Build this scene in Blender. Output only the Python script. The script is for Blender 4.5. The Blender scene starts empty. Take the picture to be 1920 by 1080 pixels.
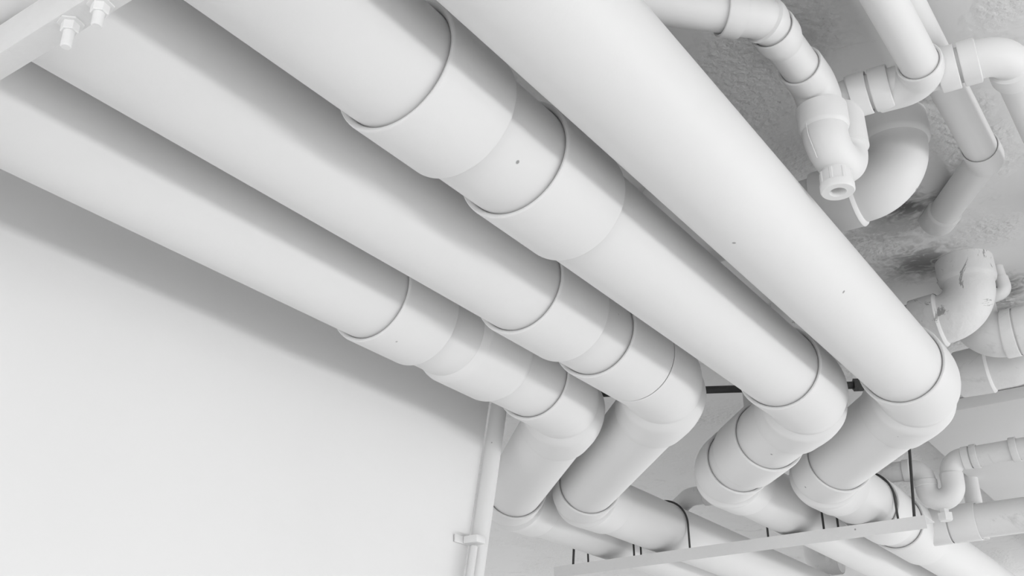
import bpy, bmesh, math, random
from mathutils import Vector, Matrix

# ------------------------------------------------------------------ basics
C = bpy.context.scene.collection
OZ = 1.6                      # eye height: every z below is measured from the camera's height
R = 0.08                      # radius of the big drain pipes
def V(x, y, z): return Vector((x, y, z + OZ))

# ------------------------------------------------------------------ camera
cam = bpy.data.cameras.new('camera'); cam.sensor_width = 36.0
cam.lens = 1990.05 / 1920 * 36.0
cam.clip_start = 0.01
co = bpy.data.objects.new('camera', cam); C.objects.link(co)
rt = Vector((0.8228978, 0.56816443, -0.00532736)); up = Vector((0.25199827, -0.35654476, 0.89965144))
fw = Vector((-0.50925051, 0.74166368, 0.43657636))
m = Matrix((rt, up, -fw)).transposed().to_4x4(); m.translation = Vector((0, 0, OZ))
co.matrix_world = m
bpy.context.scene.camera = co

# ------------------------------------------------------------------ world, lights, exposure
w = bpy.data.worlds.new('daylight'); bpy.context.scene.world = w; w.use_nodes = True
bg = w.node_tree.nodes['Background']; bg.inputs[0].default_value = (1, 1, 1, 1); bg.inputs[1].default_value = 1.0
def area(name, loc, target, sx, sy, power):
    l = bpy.data.lights.new(name, 'AREA'); l.shape = 'RECTANGLE'; l.size = sx; l.size_y = sy; l.energy = power
    o = bpy.data.objects.new(name, l); C.objects.link(o); o.location = loc
    d = (Vector(target) - Vector(loc)).normalized()
    z = -d; y = Vector((0, 1, 0)) if abs(d.y) < 0.8 else Vector((0, 0, 1)); x = y.cross(z).normalized(); y = z.cross(x)
    mm = Matrix((x, y, z)).transposed().to_4x4(); mm.translation = Vector(loc); o.matrix_world = mm
    return o
# daylight through the low opening on the right hand side of the basement
area('opening_daylight', (6.4, 3.2, OZ - 1.26), (-0.9, 2.4, OZ + 0.75), 0.5, 13.0, 265.0)
# added fill lamp behind the viewer, lifts surfaces that face the camera
o = area('rear_fill', (0.6, -5.5, OZ - 0.5), (0.2, 3.0, OZ + 0.6), 5.0, 1.8, 135.0)
# added fill lamp at the far end, brightens distant ceiling and pipe undersides
area('far_fill', (-0.8, 9.5, OZ - 0.9), (-1.0, 4.5, OZ + 1.1), 6.0, 1.4, 55.0)
vs = bpy.context.scene.view_settings
vs.view_transform = 'Standard'; vs.look = 'None'; vs.exposure = 0.0; vs.gamma = 1.0; vs.use_curve_mapping = False

# ------------------------------------------------------------------ materials
def paint(name, col, rough=0.45, bump=0.15, scale=60, speck=True, rough_patch=False, dirt=0.0, stains=False):
    mt = bpy.data.materials.new(name); mt.use_nodes = True
    nt = mt.node_tree; n = nt.nodes; L = nt.links; b = n['Principled BSDF']
    b.inputs['Roughness'].default_value = rough
    tc = n.new('ShaderNodeTexCoord')
    no = n.new('ShaderNodeTexNoise'); no.inputs['Scale'].default_value = 3.0; no.inputs['Detail'].default_value = 4
    L.new(tc.outputs['Object'], no.inputs['Vector'])
    mx = n.new('ShaderNodeMix'); mx.data_type = 'RGBA'
    mx.inputs[6].default_value = (col*0.96, col*0.96, col*0.96, 1); mx.inputs[7].default_value = (col*1.03, col*1.03, col*1.03, 1)
    L.new(no.outputs[0], mx.inputs[0]); out = mx.outputs[2]
    if dirt > 0:
        n2 = n.new('ShaderNodeTexNoise'); n2.inputs['Scale'].default_value = 9.0; n2.inputs['Detail'].default_value = 8; n2.inputs['Roughness'].default_value = 0.7
        n2.inputs['Distortion'].default_value = 1.2
        L.new(tc.outputs['Object'], n2.inputs['Vector'])
        r2 = n.new('ShaderNodeValToRGB'); r2.color_ramp.elements[0].position = 0.57; r2.color_ramp.elements[1].position = 0.72 if dirt < 0.9 else 0.595
        r2.color_ramp.elements[0].color = (0, 0, 0, 1); r2.color_ramp.elements[1].color = (dirt, dirt, dirt, 1)
        L.new(n2.outputs[0], r2.inputs[0])
        m2 = n.new('ShaderNodeMix'); m2.data_type = 'RGBA'; m2.inputs[7].default_value = (col*0.45, col*0.45, col*0.45, 1)
        L.new(r2.outputs[0], m2.inputs[0]); L.new(out, m2.inputs[6]); out = m2.outputs[2]
    if speck:
        vo = n.new('ShaderNodeTexVoronoi'); vo.inputs['Scale'].default_value = 9.0
        L.new(tc.outputs['Object'], vo.inputs['Vector'])
        r3 = n.new('ShaderNodeValToRGB'); r3.color_ramp.elements[0].position = 0.018; r3.color_ramp.elements[1].position = 0.03
        r3.color_ramp.elements[0].color = (1, 1, 1, 1); r3.color_ramp.elements[1].color = (0, 0, 0, 1)
        L.new(vo.outputs['Distance'], r3.inputs[0])
        m3 = n.new('ShaderNodeMix'); m3.data_type = 'RGBA'; m3.inputs[7].default_value = (col*0.4, col*0.4, col*0.4, 1)
        L.new(r3.outputs[0], m3.inputs[0]); L.new(out, m3.inputs[6]); out = m3.outputs[2]
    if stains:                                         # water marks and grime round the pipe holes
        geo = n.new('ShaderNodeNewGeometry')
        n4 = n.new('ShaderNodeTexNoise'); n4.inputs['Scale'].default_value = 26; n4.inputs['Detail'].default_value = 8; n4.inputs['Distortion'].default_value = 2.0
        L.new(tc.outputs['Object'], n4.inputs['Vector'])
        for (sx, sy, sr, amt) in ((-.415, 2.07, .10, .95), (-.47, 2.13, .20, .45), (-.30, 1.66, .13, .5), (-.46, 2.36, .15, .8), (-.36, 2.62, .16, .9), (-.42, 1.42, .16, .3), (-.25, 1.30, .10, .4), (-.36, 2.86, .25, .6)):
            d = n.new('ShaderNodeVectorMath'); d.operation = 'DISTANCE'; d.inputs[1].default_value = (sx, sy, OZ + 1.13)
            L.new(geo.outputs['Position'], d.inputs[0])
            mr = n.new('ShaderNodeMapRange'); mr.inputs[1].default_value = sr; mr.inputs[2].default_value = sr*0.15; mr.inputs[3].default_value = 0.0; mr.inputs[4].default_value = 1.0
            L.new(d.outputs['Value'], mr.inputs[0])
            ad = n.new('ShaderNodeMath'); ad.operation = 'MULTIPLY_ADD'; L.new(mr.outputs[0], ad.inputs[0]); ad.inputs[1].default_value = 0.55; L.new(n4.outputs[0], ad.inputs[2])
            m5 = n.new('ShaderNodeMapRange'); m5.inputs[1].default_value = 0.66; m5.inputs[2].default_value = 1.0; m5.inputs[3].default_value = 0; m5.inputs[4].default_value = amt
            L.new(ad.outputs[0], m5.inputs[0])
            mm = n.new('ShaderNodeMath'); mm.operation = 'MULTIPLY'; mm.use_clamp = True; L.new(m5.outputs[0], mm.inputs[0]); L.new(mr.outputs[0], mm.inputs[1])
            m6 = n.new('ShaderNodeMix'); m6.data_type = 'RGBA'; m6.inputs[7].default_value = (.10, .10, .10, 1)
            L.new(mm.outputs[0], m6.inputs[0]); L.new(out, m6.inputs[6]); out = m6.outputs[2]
    L.new(out, b.inputs['Base Color'])
    nb = n.new('ShaderNodeTexNoise'); nb.inputs['Scale'].default_value = scale; nb.inputs['Detail'].default_value = 6
    L.new(tc.outputs['Object'], nb.inputs['Vector'])
    h = nb.outputs[0]
    if rough_patch:                                    # ragged skim coat in patches
        nm = n.new('ShaderNodeTexNoise'); nm.inputs['Scale'].default_value = 2.6; nm.inputs['Detail'].default_value = 5
        L.new(tc.outputs['Object'], nm.inputs['Vector'])
        rm = n.new('ShaderNodeValToRGB'); rm.color_ramp.elements[0].position = 0.46; rm.color_ramp.elements[1].position = 0.56
        L.new(nm.outputs[0], rm.inputs[0])
        mu = n.new('ShaderNodeMath'); mu.operation = 'MULTIPLY'; L.new(h, mu.inputs[0]); L.new(rm.outputs[0], mu.inputs[1]); h = mu.outputs[0]
    bp = n.new('ShaderNodeBump'); bp.inputs['Strength'].default_value = bump; bp.inputs['Distance'].default_value = 0.007 if rough_patch else 0.004
    L.new(h, bp.inputs['Height']); L.new(bp.outputs[0], b.inputs['Normal'])
    return mt
M_PIPE = paint('white_pipe_paint', 0.71, 0.55, 0.10, 40)
M_FIT = paint('white_fitting_paint', 0.71, 0.55, 0.12, 50)
M_OLD = paint('worn_pipe_paint', 0.68, 0.5, 0.35, 70, dirt=0.5)
M_FLAKE = paint('flaking_pipe_paint', 0.68, 0.6, 0.6, 60, dirt=1.0)
M_WALL = paint('white_wall_paint', 0.76, 0.8, 0.05, 90, speck=False)
M_CEIL = paint('old_ceiling_paint', 0.68, 0.85, 1.0, 70, rough_patch=True, dirt=0.35, stains=True)
M_FLOOR = paint('light_concrete', 0.80, 0.8, 0.3, 30, speck=False, dirt=0.2)
M_STEEL = paint('painted_steel', 0.66, 0.5, 0.3, 60)
M_DARK = paint('dark_bare_steel', 0.045, 0.5, 0.3, 200, speck=False)
M_BLACK = paint('black_grime', 0.02, 0.9, 0.3, 200, speck=False)

# ------------------------------------------------------------------ mesh helpers
def link(name, bm, mat, parent=None, sharp=38):
    bmesh.ops.remove_doubles(bm, verts=bm.verts, dist=1e-6)
    bmesh.ops.recalc_face_normals(bm, faces=bm.faces)
    for f in bm.faces: f.smooth = True
    for e in bm.edges:
        if len(e.link_faces) == 2 and e.calc_face_angle(0) > math.radians(sharp): e.smooth = False
    me = bpy.data.meshes.new(name); bm.to_mesh(me); bm.free(); me.materials.append(mat)
    o = bpy.data.objects.new(name, me); C.objects.link(o)
    if parent is not None:
        o.parent = parent; o.matrix_parent_inverse = Matrix.Translation(-parent.location)
    return o
def tag(o, label, cat, group=None):
    o['label'] = label; o['category'] = cat
    if group: o['group'] = group
    return o
def thing(name, loc, label, cat, group=None):
    o = bpy.data.objects.new(name, None); C.objects.link(o); o.location = loc; o.empty_display_size = 0.05
    return tag(o, label, cat, group)

class Path:
    """polyline with filleted corners, addressed by arc length along the filleted line"""
    def __init__(s, pts, rad):
        pts = [Vector(p) for p in pts]
        if not isinstance(rad, (list, tuple)): rad = [rad] * (len(pts) - 2)
        s.P = [pts[0]]; s.zones = []; s.corner = []
        for i in range(1, len(pts) - 1):
            a = (pts[i-1] - pts[i]).normalized(); b = (pts[i+1] - pts[i]).normalized()
            ang = a.angle(b)
            if ang > math.pi - 0.004:
                s.P.append(pts[i]); continue
            t = rad[i-1] / math.tan(ang/2)
            A = pts[i] + a*t; B = pts[i] + b*t
            cdir = (a + b).normalized(); cen = pts[i] + cdir * (rad[i-1] / math.sin(ang/2))
            va = A - cen; vb = B - cen; tot = va.angle(vb); ax = va.cross(vb).normalized()
            n = max(3, int(tot / math.radians(4)))
            st = len(s.P)
            for k in range(n+1): s.P.append(cen + Matrix.Rotation(tot*k/n, 3, ax) @ va)
            s.zones.append((st, len(s.P)-1))
        s.P.append(pts[-1])
        s.S = [0.0]
        for i in range(1, len(s.P)): s.S.append(s.S[-1] + (s.P[i] - s.P[i-1]).length)
        s.T = []
        for i in range(len(s.P)):
            a = s.P[max(0, i-1)]; b = s.P[min(len(s.P)-1, i+1)]
            if i == 0 or i == len(s.P)-1: s.T.append((b-a).normalized())
            else: s.T.append(((s.P[i]-a).normalized() + (b-s.P[i]).normalized()).normalized())
        # parallel frames
        n = s.T[0].orthogonal().normalized(); s.N = [n]
        for i in range(1, len(s.P)):
            q = s.T[i-1].rotation_difference(s.T[i]); s.N.append((q @ s.N[-1]).normalized())
        s.bend = [(s.S[a], s.S[b]) for a, b in s.zones]
        s.len = s.S[-1]
    def at(s, x):
        i = 0
        while i < len(s.S)-2 and s.S[i+1] < x: i += 1
        L = s.S[i+1] - s.S[i]; t = (x - s.S[i]) / L if L else 0
        p = s.P[i].lerp(s.P[i+1], t); tt = min(1, max(0, t))
        T = s.T[i].lerp(s.T[i+1], tt).normalized(); N = s.N[i].lerp(s.N[i+1], tt); N = (N - T*N.dot(T)).normalized()
        return p, T, N

def loft(bm, path, prof, seg=64, cap0=True, cap1=True, ridges=None):
    """prof: [(s, r)] along the path (s may step backwards inside a lip)"""
    full = []
    for i, (s, r) in enumerate(prof):
        if i:
            s0, r0 = prof[i-1]
            if s > s0:
                for k, x in enumerate(path.S):
                    if s0 + 1e-5 < x < s - 1e-5:
                        t = (x - s0)/(s - s0); full.append((x, r0 + (r - r0)*t))
        full.append((s, r))
    rings = []
    for s, r in full:
        p, T, N = path.at(s); B = T.cross(N)
        ring = []
        for k in range(seg):
            a = 2*math.pi*k/seg
            rr = r * (ridges(a, s) if ridges else 1)
            ring.append(bm.verts.new(p + (N*math.cos(a) + B*math.sin(a))*rr))
        rings.append(ring)
    for a, b in zip(rings, rings[1:]):
        for k in range(seg):
            bm.faces.new((a[k], a[(k+1) % seg], b[(k+1) % seg], b[k]))
    if cap0: bm.faces.new(list(reversed(rings[0])))
    if cap1: bm.faces.new(rings[-1])
    return bm

def lip_in(s, r, t):      # open mouth of a socket at s, body continues to larger s. r = pipe radius, t = wall
    k = max(0.45, min(1.0, r/0.08)); g = 0.60*t
    return [(s + 0.012*k, r*0.985), (s + 0.010*k, r + 0.0004), (s + 0.0045*k, r + 0.0010), (s + 0.0012*k, r + g*0.62), (s, r + g),
            (s - 0.0003, r + t*0.80), (s + 0.0012*k, r + t*0.95), (s + 0.0035*k, r + t)]
def lip_out(s, r, t): # the same mouth at the far end, body comes from smaller s
    out = lip_in(0, r, t)
    return [(s - a, b) for a, b in reversed(out)]
def soft_in(s, r, t, l): return [(s, r*0.985), (s, r + 0.0004), (s + l*0.25, r + t*0.35), (s + l*0.75, r + t*0.9), (s + l, r + t)]
def soft_out(s, r, t, l): return [(s - a, b) for a, b in reversed(soft_in(0, r, t, l))]

def tube(name, path, s0, s1, r, mat, parent, seg=64, **k):
    bm = bmesh.new(); loft(bm, path, [(s0, r), (s1, r)], seg, **k); return link(name, bm, mat, parent)
def sleeve(name, path, s0, s1, r, t, mat, parent, seg=64, end='lip', start='lip', extra=None):
    p = (lip_in(s0, r, t) if start == 'lip' else soft_in(s0, r, t, 0.02)) + (extra or []) + \
        (lip_out(s1, r, t) if end == 'lip' else soft_out(s1, r, t, 0.02))
    bm = bmesh.new(); loft(bm, path, p, seg, False, False); return link(name, bm, mat, parent)
def box(bm, lo, hi, bev=0.0):
    r = bmesh.ops.create_cube(bm, size=1.0)
    for v in r['verts']:
        v.co = Vector(((lo[i] + hi[i])/2 + v.co[i]*(hi[i]-lo[i]) for i in range(3)))
    if bev:
        es = list({e for v in r['verts'] for e in v.link_edges})
        bmesh.ops.bevel(bm, geom=es, offset=bev, segments=2, affect='EDGES', profile=0.6)
    return bm
def bx(x0, x1, y0, y1, z0, z1): return (x0, y0, z0 + OZ), (x1, y1, z1 + OZ)

# ------------------------------------------------------------------ the room
CEIL = 1.13
def struct(name, bm, mat):
    o = link(name, bm, mat); o['kind'] = 'structure'; return o
bm = bmesh.new(); box(bm, *bx(-6.0, 2.4, -1.3, 8.0, CEIL, CEIL + 0.2)); struct('ceiling', bm, M_CEIL)
bm = bmesh.new(); box(bm, *bx(-5, 9, -6, 12, -1.8, -1.6)); struct('floor', bm, M_FLOOR)
# left wall: its far vertical edge leans slightly
bm = bmesh.new(); box(bm, *bx(-1.61, -1.41, -1.3, 1.94, -1.6, CEIL))
for v in bm.verts:
    if v.co.y > 1: v.co.y = 1.94 + (v.co.z - OZ - 0.8)*0.22
struct('wall_left', bm, M_WALL)
# shallow concrete beam across the ceiling further back
bm = bmesh.new(); box(bm, *bx(-0.80, 2.4, 3.37, 7.9, 1.09, CEIL - 0.0005), 0.006); struct('trim_1', bm, M_WALL)

# ------------------------------------------------------------------ four big drains
TT = 0.009
def fit_y(path, y): return y          # first run is laid along +Y so arc length = y - start
def big(name_label, x1, z1, yt, x2, z2, end_y, rad=0.26):
    d = abs(x2 - x1)
    pts = [V(x1, -1.2, z1), V(x1, yt, z1), V(x2, yt + d, z2), V(x2, end_y, z2)]
    root = thing('drain_pipe', pts[0], name_label, 'pipe', 'big white drain pipes under the ceiling')
    return root, Path(pts, [rad, 0.14]), 1.2
def neck(b0, b1, T):
    L = b1 - b0
    return [(b0 + L*.06, R + T), (b0 + L*.34, R + T*.92), (b0 + L*.46, R + T*.45), (b0 + L*.52, R + T*.08), (b0 + L*.535, R + T*.10), (b0 + L*.60, R + T*1.0), (b0 + L*.66, R + T*1.35), (b0 + L*.80, R + T*1.2)]
def elbow1(path, root, off, ring_y, past=0.03):
    """45 degree elbow: socket, waisted bend, second socket"""
    b0, b1 = path.bend[0]
    p = lip_in(ring_y + off, R, TT) + neck(b0, b1, TT) + [(b1, R + TT*.85)] + soft_out(b1 + past, R, TT*.75, 0.006)
    bm = bmesh.new(); loft(bm, path, p, 72, False, False)
    return link('elbow', bm, M_FIT, root)
def elbow2(path, root, before, after):
    b0, b1 = path.bend[1]
    p = lip_in(b0 - before, R, TT) + neck(b0, b1, TT) + [(b1, R + TT*.95)] + soft_out(b1 + after, R, TT*.75, 0.010)
    bm = bmesh.new(); loft(bm, path, p, 72, False, False)
    return link('elbow', bm, M_FIT, root)
def pipes(root, path, cuts):
    for a, b in zip(cuts, cuts[1:]): tube('pipe', path, a, b, R, M_PIPE, root, 72)

# nearest the wall
r1, p1, o = big('big drain pipe nearest the white wall, leftmost of the four running under the ceiling', -1.131, .79, 1.885, -1.70, .785, 6.5, 0.34)
s2 = p1.bend[1][0]
pipes(r1, p1, [0, o + 1.30, o + 1.52, o + 1.80, s2 - 0.02, p1.len])
sleeve('coupling', p1, o + 1.218, o + 1.352, R, TT, M_FIT, r1, 72)
sleeve('coupling', p1, o + 1.440, o + 1.600, R, TT, M_FIT, r1, 72, start='soft', end='soft')
elbow1(p1, r1, o, 1.72); elbow2(p1, r1, 0.045, 0.09)
# second
r2, p2, o = big('second big drain pipe from the white wall, with three dark socket rings before its elbow', -.905, .79, 1.925, -1.505, .78, 6.5, 0.34)
s2 = p2.bend[1][0]
pipes(r2, p2, [0, o + 1.42, o + 1.66, o + 1.80, s2 - 0.02, p2.len])
sleeve('coupling', p2, o + 1.338, o + 1.491, R, TT, M_FIT, r2, 72)
sleeve('coupling', p2, o + 1.587, o + 1.742, R, TT, M_FIT, r2, 72)
elbow1(p2, r2, o, 1.746); elbow2(p2, r2, 0.045, 0.09)
# third
r3, p3, o = big('third big drain pipe from the wall, with two couplings above and one between its elbows', -.686, .785, 2.155, -1.079, .775, 6.5)
b1 = p3.bend[0][1]; s2 = p3.bend[1][0]
pipes(r3, p3, [0, o + 0.82, o + 1.08, o + 2.02, s2 - 0.17, s2 - 0.02, p3.len])
sleeve('coupling', p3, o + 0.756, o + 0.883, R, TT, M_FIT, r3, 72)
sleeve('coupling', p3, o + 1.003, o + 1.155, R, TT, M_FIT, r3, 72)
mid = (p3.bend[0][0] + p3.bend[0][1])/2
sleeve('coupling', p3, mid + 0.25, mid + 0.39, R, TT, M_FIT, r3, 72)
elbow1(p3, r3, o, 1.942); elbow2(p3, r3, 0.05, 0.08)
# fourth
r4, p4, o = big('fourth big drain pipe from the white wall, smooth and unbroken, rightmost of the four', -.490, .803, 2.30, -.867, .768, 6.5)
s2 = p4.bend[1][0]
pipes(r4, p4, [0, o + 2.2, s2 - 0.02, p4.len])
elbow1(p4, r4, o, 2.112); elbow2(p4, r4, 0.05, 0.08)
e2 = p4.bend[1][1]
sleeve('coupling', p4, e2 + 0.325, e2 + 0.50, R, TT, M_FIT, r4, 72)
sleeve('coupling', p4, e2 + 0.58, e2 + 0.86, R, TT, M_FIT, r4, 72)
# tee on the fourth drain and the side branch that joins it from the right
bpth = Path([V(-.867, 3.47, .768), V(-.5, 3.47, .768), V(3.0, 3.47, .80)], 0.05)
sleeve('tee_branch', bpth, 0.05, 0.125, 0.052, 0.006, M_FIT, r4, 48)
tube('branch_pipe', bpth, 0.03, bpth.len, 0.052, M_OLD, r4, 48)['label'] = 'thinner side branch pipe'
sleeve('coupling', bpth, 0.13, 0.21, 0.052, 0.006, M_FIT, r4, 48)

# ------------------------------------------------------------------ waste line with the trap, upper right
r = 0.0285
t = thing('trap_line', V(-.37, 1.38, .84), 'white waste pipe line with U-trap, branch and capped cleanout, upper right under ceiling', 'plumbing')
zt = .985
q = Path([V(-1.30, .22, zt), V(-.370, 1.165, zt), V(-.368, 1.372, zt), V(-.368, 1.372, .872), V(-.357, 1.438, .872), V(-.357, 1.438, 1.0), V(-.112, 1.460, 1.0), V(-.112, 2.2, 1.0), V(-.112, 2.2, CEIL - .001)],
         [0.045, 0.036, 0.032, 0.032, 0.022, 0.040, 0.04])
B = q.bend
tube('pipe', q, 0, B[1][0], r, M_PIPE, t, 40)
sleeve('elbow', q, B[0][0] - 0.045, B[0][1] + 0.006, r, 0.0055, M_FIT, t, 40, end='soft', extra=[(B[0][0] - .018, r + .0055), (B[0][0] - .0165, r + .0015), (B[0][1] - .02, r + .0015), (B[0][1] - .016, r + .0015)])
# socket whose mouth faces the elbow
sleeve('coupling', q, B[0][1] + 0.008, B[0][1] + 0.052, r, 0.005, M_FIT, t, 40, end='soft')
sleeve('elbow', q, B[1][0] - 0.040, B[1][1] + 0.003, r, 0.0055, M_FIT, t, 40, end='soft')
# trap body
a, b = B[1][1] - 0.004, B[4][0] + 0.0
prof = [(a, r), (a, r + .0055), (a + .002, r + .0095), (a + .036, r + .0095), (a + .040, r + .008), (a + .043, r + .0055), (B[2][0] - .01, r + .0055), (B[2][1], r + .0035), (B[3][1], r + .002)]
prof += [(B[3][1] + 0.004, r + .002), (B[3][1] + 0.006, r + .006), (b, r + .006), (b + .002, r)]
bm = bmesh.new(); loft(bm, q, prof, 48, False, False); tb = link('trap_body', bm, M_FIT, t)
tube('elbow', q, B[4][0] - 0.01, B[4][1] + 0.012, r + .0015, M_FIT, t, 40)
# seam along the trap's inlet
bm = bmesh.new()
sp = Path([V(-.3845, 1.3400, .925), V(-.3842, 1.3400, .892), V(-.3790, 1.350, .855)], 0.02)
loft(bm, sp, [(0, .0008), (sp.len, .0008)], 8); link('mould_seam', bm, M_FIT, t)
# capped cleanout
cp = Path([V(-.366, 1.392, .880), V(-.367, 1.391, .85), V(-.3675, 1.390, .808)], 0.01)
def rib(a, s): return 1.0 + (0.055 if (math.cos(a*8) > 0.55) else 0.0)
bm = bmesh.new()
loft(bm, cp, [(0.012, .020), (0.036, .0205), (0.0365, .0235), (0.056, .0235)], 96, True, False, ridges=lambda a, s: rib(a, s) if s > 0.036 else 1)
cap = link('cleanout_cap', bm, M_FIT, t, 25)
bm = bmesh.new()
loft(bm, cp, [(0.054, .0225), (0.056, .0252), (0.066, .0252), (0.0685, .0235), (0.0685, .0125), (0.0665, .0115), (0.050, .0105)], 48, False, True)
link('cap_rim', bm, M_FIT, cap)
# line towards the right: sockets, wye, more sockets, elbow
x0 = B[4][1]                                    # arc length where the line starts to run along +X
def sx(x): return x0 + (x - (-.357 + 0.022))
tube('pipe', q, B[4][1] - 0.002, B[5][0] + 0.01, r - 0.001, M_PIPE, t, 40)
sleeve('coupling', q, sx(-.337), sx(-.309), r, .006, M_FIT, t, 40)
sleeve('coupling', q, sx(-.304), sx(-.276), r, .006, M_FIT, t, 40)
sleeve('coupling', q, sx(-.206), sx(-.178), r, .006, M_FIT, t, 40)
sleeve('elbow', q, sx(-.173), B[5][1] + 0.03, r, .006, M_FIT, t, 40, extra=[(sx(-.149), r + .006), (sx(-.1475), r + .002), (B[5][0], r + .001), (B[5][1] - .005, r + .001), (B[5][1], r + .0055)])
tube('pipe', q, B[5][1], q.len, r, M_PIPE, t, 40)['label'] = 'pipe running away from the right-hand elbow'
# the branch coming from overhead and sweeping into the line
br = Path([V(-.222, -1.2, .992), V(-.222, 1.448, .992), V(-.30, 1.458, 1.0)], 0.050)
bb = br.bend[0]
tube('branch_pipe', br, 0, bb[0], r, M_PIPE, t, 40)
bm = bmesh.new()
loft(bm, br, lip_in(bb[0] - 0.006, r, .0055) + [(bb[0] + .02, r + .0055), ((bb[0]+bb[1])/2, r + .004), (bb[1], r + .003), (br.len, r + .001)], 40, False, False)
link('branch_bend', bm, M_FIT, t)

# ------------------------------------------------------------------ straight pipe above that line, bending up into the ceiling
t = thing('ceiling_pipe', V(-.352, 2.12, CEIL), 'thin white pipe with a bend, running above the trap line into a stained ceiling hole', 'pipe')
q = Path([V(-.219, -1.2, 1.072), V(-.219, 1.872, 1.072), V(-.372, 2.155, 1.118), V(-.385, 2.18, 1.18)], [0.04, 0.02])
b = q.bend[0]; r = 0.030
tube('pipe', q, 0, q.len, r, M_PIPE, t, 40)
sleeve('elbow', q, b[0] - 0.035, b[1] + 0.012, r, 0.004, M_FIT, t, 40, end='soft')
bm = bmesh.new(); loft(bm, q, soft_in(q.bend[1][0] - 0.05, r, 0.005, 0.006) + [(q.len - 0.01, r + 0.006)], 40, False, False); link('collar', bm, M_OLD, t)

# ------------------------------------------------------------------ soil bends that drop out of the ceiling
def soil(label, x, y, zc, left, mat, ring0, ring1, rr=0.0565, sgn=-1, cuff=0.07):
    t = thing('soil_bend', V(x, y, CEIL), label, 'pipe', 'thick pipe bends dropping from the ceiling')
    q = Path([V(x, y, CEIL + 0.03), V(x, y, zc), V(left, y, zc), V(left, y, CEIL + .03)], 0.068)
    b = q.bend[0]
    tube('pipe', q, b[1], q.len, rr - .004, mat, t, 56)
    s0 = b[1] + ring0; s1 = b[1] + ring1
    T = .007
    prof = [(0.0, rr + .007), (0.03 + 0.045, rr + .008), (0.03 + .052, rr + .006), (0.03 + .056, rr + .001), (b[0], rr), (b[1], rr), (s0 - .004, rr), (s0 - .001, rr + .005), (s0 + .003, rr + T), (s0 + .006, rr + T*.9)]
    prof += [(s1 - .004, rr + .004), (s1 - .001, rr + .003), (s1, rr - .001), (s1 - .012, rr - .003)]
    bm = bmesh.new(); loft(bm, q, prof, 56, False, False); link('elbow', bm, mat, t)
    return t
soil('thick clean white pipe bend directly behind the U-trap, dropping from the ceiling', -.345, 1.735, 1.0, -.80, M_PIPE, .012, .085)
soil('thick peeling white pipe bend with flaking collar, near the elbow of the smooth big pipe', -.378, 2.41, 1.0, -.80, M_FLAKE, .005, .066)
soil('thick scuffed white pipe bend, lowest of the three on the right edge of the photo', -.318, 2.80, 1.0, -.70, M_OLD, .045, .125)
# a bend leading off to the right, with two sockets
t = thing('soil_bend', V(-.40, 2.55, CEIL), 'grey-white pipe bend leading off the right edge, behind the flaking collar bend', 'pipe', 'thick pipe bends dropping from the ceiling')
q = Path([V(-.405, 2.56, CEIL + .02), V(-.405, 2.56, .99), V(3.0, 2.56, .99)], 0.062); b = q.bend[0]
tube('elbow', q, 0, b[1] + 0.03, .054, M_OLD, t, 48)
tube('pipe', q, b[1] + .02, q.len, .050, M_OLD, t, 48)
sleeve('coupling', q, b[1] - 0.005, b[1] + 0.022, .053, .005, M_OLD, t, 48)
sleeve('coupling', q, b[1] + 0.026, b[1] + 0.055, .053, .005, M_OLD, t, 48)
# small crooked pipe
q = Path([V(-.322, 2.485, CEIL + .02), V(-.313, 2.485, 1.064), V(-.40, 2.484, 1.048)], 0.018)
t = thing('small_pipe', V(-.327, 2.47, CEIL), 'small crooked white pipe at a dark ceiling hole by the right edge', 'pipe')
tube('pipe', q, 0, q.len, .0125, M_PIPE, t, 24)
sleeve('elbow', q, q.bend[0][0] - 0.02, q.bend[0][1] + 0.03, .0125, .0025, M_FIT, t, 24)

# ------------------------------------------------------------------ trap further back on the right
r = 0.034
t = thing('far_trap_line', V(-.71, 3.25, .80), 'smaller white pipe with a U-trap and hexagonal plug, at lower right behind the hanger rod', 'plumbing')
q = Path([V(-1.80, 3.50, .885), V(-1.47, 3.17, .905), V(-.742, 3.25, .894), V(-.742, 3.25, .795), V(-.666, 3.25, .795), V(-.666, 3.25, .905), V(2.5, 3.25, .935)], [.06, .036, .038, .038, .04])
B = q.bend
sleeve('coupling', q, B[0][1] + .02, B[0][1] + .08, r - .004, .006, M_OLD, t, 40)
tube('pipe', q, 0, B[1][0], r - .004, M_OLD, t, 40); B = B[1:]
bm = bmesh.new(); rr = .0285
loft(bm, q, lip_in(B[0][0] - .022, rr, .005) + [(B[0][0] - .002, rr + .005), (B[0][0], rr + .002), (B[0][1], rr + .002), (B[0][1] + .002, rr + .005), (B[0][1] + .018, rr + .005), (B[0][1] + .02, rr + .003), (B[2][1], rr + .004), (B[3][0], rr + .005), (B[3][0] + .003, rr + .002), (B[3][1], rr + .002), (B[3][1] + .002, rr + .005)] + lip_out(B[3][1] + .022, rr, .005), 40, False, False)
link('trap_body', bm, M_FIT, t)
tube('pipe', q, B[3][1], q.len, r - .004, M_OLD, t, 40)
sleeve('coupling', q, B[3][1] + .026, B[3][1] + .045, r - .004, .006, M_OLD, t, 40)
sleeve('coupling', q, B[3][1] + .135, B[3][1] + .155, r - .004, .006, M_OLD, t, 40)
bm = bmesh.new(); cq = Path([V(-.704, 3.25, .79), V(-.704, 3.25, .765), V(-.704, 3.25, .732)], .01)
loft(bm, cq, [(0, .014), (.036, .014), (.036, .022), (.054, .022), (.058, .018)], 6); link('hex_plug', bm, M_FIT, t, 20)

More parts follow.
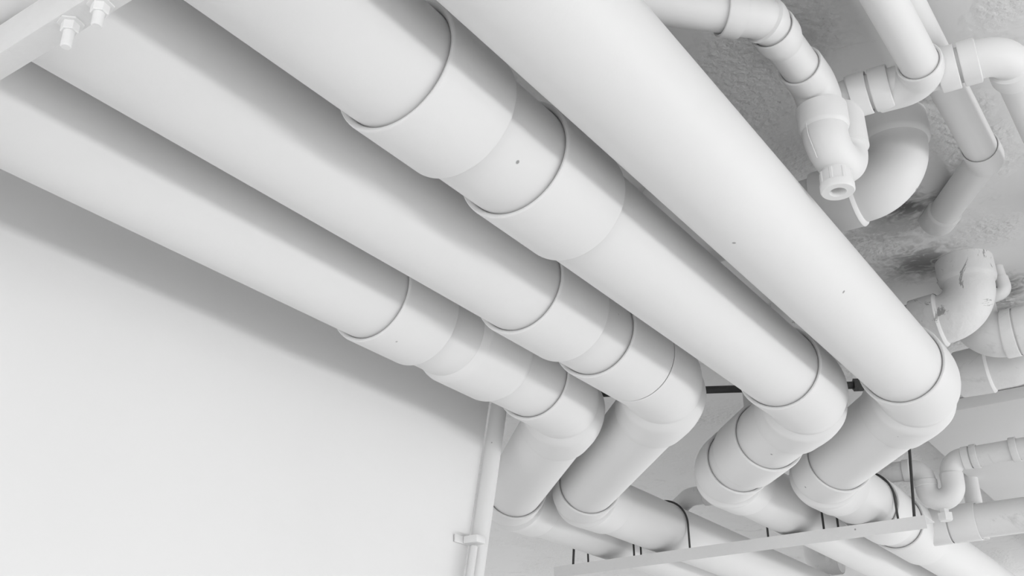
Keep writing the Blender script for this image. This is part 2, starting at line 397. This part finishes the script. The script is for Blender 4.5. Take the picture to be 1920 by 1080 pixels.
# pipe stubs seen past the elbows of the third drain
def stub(label, pts, rr, bendr, sock, mat=M_OLD):
    t = thing('back_pipe', Vector(pts[0]), label, 'pipe')
    q = Path(pts, bendr); tube('pipe', q, 0, q.len, rr, mat, t, 40)
    for a in sock: sleeve('coupling', q, a, a + .05, rr, .006, mat, t, 40)
stub('dim grey pipe bend seen below the long steel channel', [V(-1.55, 4.9, .99), V(-1.66, 4.9, .99), V(-1.66, 4.9, CEIL + .01)], .055, .04, [.0])
stub('short pale stub rising behind the side branch at lower right', [V(-.80, 4.2, .86), V(-.80, 4.2, CEIL + .01)], .03, .03, [.08], M_PIPE)

# ------------------------------------------------------------------ steel supports
bm = bmesh.new(); box(bm, *bx(-1.41, 0.9, .403, .429, .662, .7045), 0.002)
t = tag(link('steel_angle', bm, M_STEEL), 'thick painted steel bar under the big pipes at the top left corner', 'bar')
def nutbolt(x, y, ztop, zend, par):
    bm = bmesh.new(); c = Path([V(x, y, ztop), V(x, y, (ztop+zend)/2), V(x, y, zend)], .002)
    L = ztop - zend
    loft(bm, c, [(0, .0052), (L - .001, .0052), (L, .004)], 20, False, True); bo = link('bolt', bm, M_FIT, par)
    bm = bmesh.new(); loft(bm, c, [(.0, .0125), (.0015, .0125), (.0016, .0085), (.0095, .0085), (.0105, .0075)], 6, False, True); link('nut', bm, M_FIT, bo, 20)
nutbolt(-.787, .416, .662, .634, t); nutbolt(-.742, .416, .662, .637, t)
# far angle: front plate and the ledge the pipes lie on
bm = bmesh.new(); yb = 2.95
box(bm, *bx(-1.868, -.690, yb, yb + .003, .652, .6875))
box(bm, *bx(-1.868, -.690, yb + .003, yb + .095, .6845, .6875))
tag(link('steel_channel', bm, M_STEEL), 'long painted steel channel hanging across beneath the pipes at the lower right', 'bar')
ym = yb + .08
def ubolt(x, z, label):
    pts = [V(x - .085, ym, .66)]; n = 24
    q = [V(x - .085, ym, .68)]
    for k in range(n + 1):
        a = math.pi - math.pi*k/n; q.append(V(x + .085*math.cos(a), ym, z + .085*math.sin(a)))
    q.append(V(x + .085, ym, .68))
    bm = bmesh.new(); P = Path(q, 0.0005); loft(bm, P, [(0, .0032), (P.len, .0032)], 12)
    tag(link('u_bolt', bm, M_DARK), label, 'clamp', 'dark u-bolts on the steel channel')
ubolt(-1.70, .785, 'dark u-bolt over the big pipe nearest the wall, at the left end of the channel')
ubolt(-1.505, .78, 'dark u-bolt over the second big pipe from the wall, on the steel channel')
ubolt(-1.079, .775, 'dark u-bolt over the third big pipe from the wall, on the steel channel')
ubolt(-.867, .768, 'dark u-bolt over the rightmost big pipe, at the right end of the channel')
def rod(a, b, rr, label, grp='thin threaded hanger rods'):
    bm = bmesh.new(); P = Path([a, (a + b)/2, b], .001); loft(bm, P, [(0, rr), (P.len, rr)], 12)
    return tag(link('hanger_rod', bm, M_DARK), label, 'rod', grp)
rod(V(-.740, ym, .68), V(-.722, ym + .10, CEIL + .01), .0042, 'dark hanger rod rising from the right end of the steel channel')
rod(V(-1.845, ym, .68), V(-1.838, ym, .76), .0040, 'short dark hanger rod at the left end of the steel channel')
# black bar between the elbows
bm = bmesh.new(); P = Path([V(-1.75, 1.92, .93), V(-1.0, 2.355, .93), V(-.62, 2.575, .93)], .01)
loft(bm, P, [(0, .0095), (P.len, .0095)], 24)
t = tag(link('iron_rod', bm, M_DARK), 'black iron rod crossing behind the elbows of the big pipes', 'rod')
u = (V(-.62, 2.575, .93) - V(-1.0, 2.355, .93)).normalized(); c0 = V(-.706, 2.524, .93)
bm = bmesh.new(); P = Path([c0, c0 + u*.01, c0 + u*.035], .002); loft(bm, P, [(0, .016), (.03, .016)], 6); link('nut', bm, M_DARK, t, 20)
bm = bmesh.new(); box(bm, *bx(-.962, -.89, 2.432, 2.47, .882, .962), .004)
tag(link('clamp_block', bm, M_WALL), 'small white clamp block behind the black rod, beside the elbow of the third big pipe', 'clamp')

# ------------------------------------------------------------------ riser at the end of the wall
def lean(y0, z): return y0 + (z - .8)*.22
q = Path([V(-1.396, lean(1.962, -1.6), -1.6), V(-1.396, lean(1.962, -.3), -.3), V(-1.396, lean(1.962, .86), .86)], .01)
t = thing('corner_riser', V(-1.396, lean(1.962, -1.6), -1.6), 'slim white vertical pipe standing at the end of the left wall', 'pipe')
tube('pipe', q, 0, q.len, .020, M_PIPE, t, 32)
bm = bmesh.new(); z0 = .505
q2 = Path([V(-1.380, lean(1.925, -1.6), -1.6), V(-1.380, lean(1.925, -.5), -.5), V(-1.380, lean(1.925, .50), .50)], .01)
c = thing('thin_conduit', V(-1.380, lean(1.925, -1.6), -1.6), 'thin painted conduit under a clip, beside the slim riser at bottom', 'conduit')
tube('conduit', q2, 0, q2.len, .008, M_OLD, c, 20)
bm = bmesh.new(); y1 = lean(1.915, .52)
box(bm, (-1.408, y1 - .03, OZ + .508), (-1.404, y1 + .05, OZ + .525), .001)
box(bm, (-1.404, y1 - .004, OZ + .508), (-1.366, y1 + .03, OZ + .525), .004)
link('clip', bm, M_FIT, c)
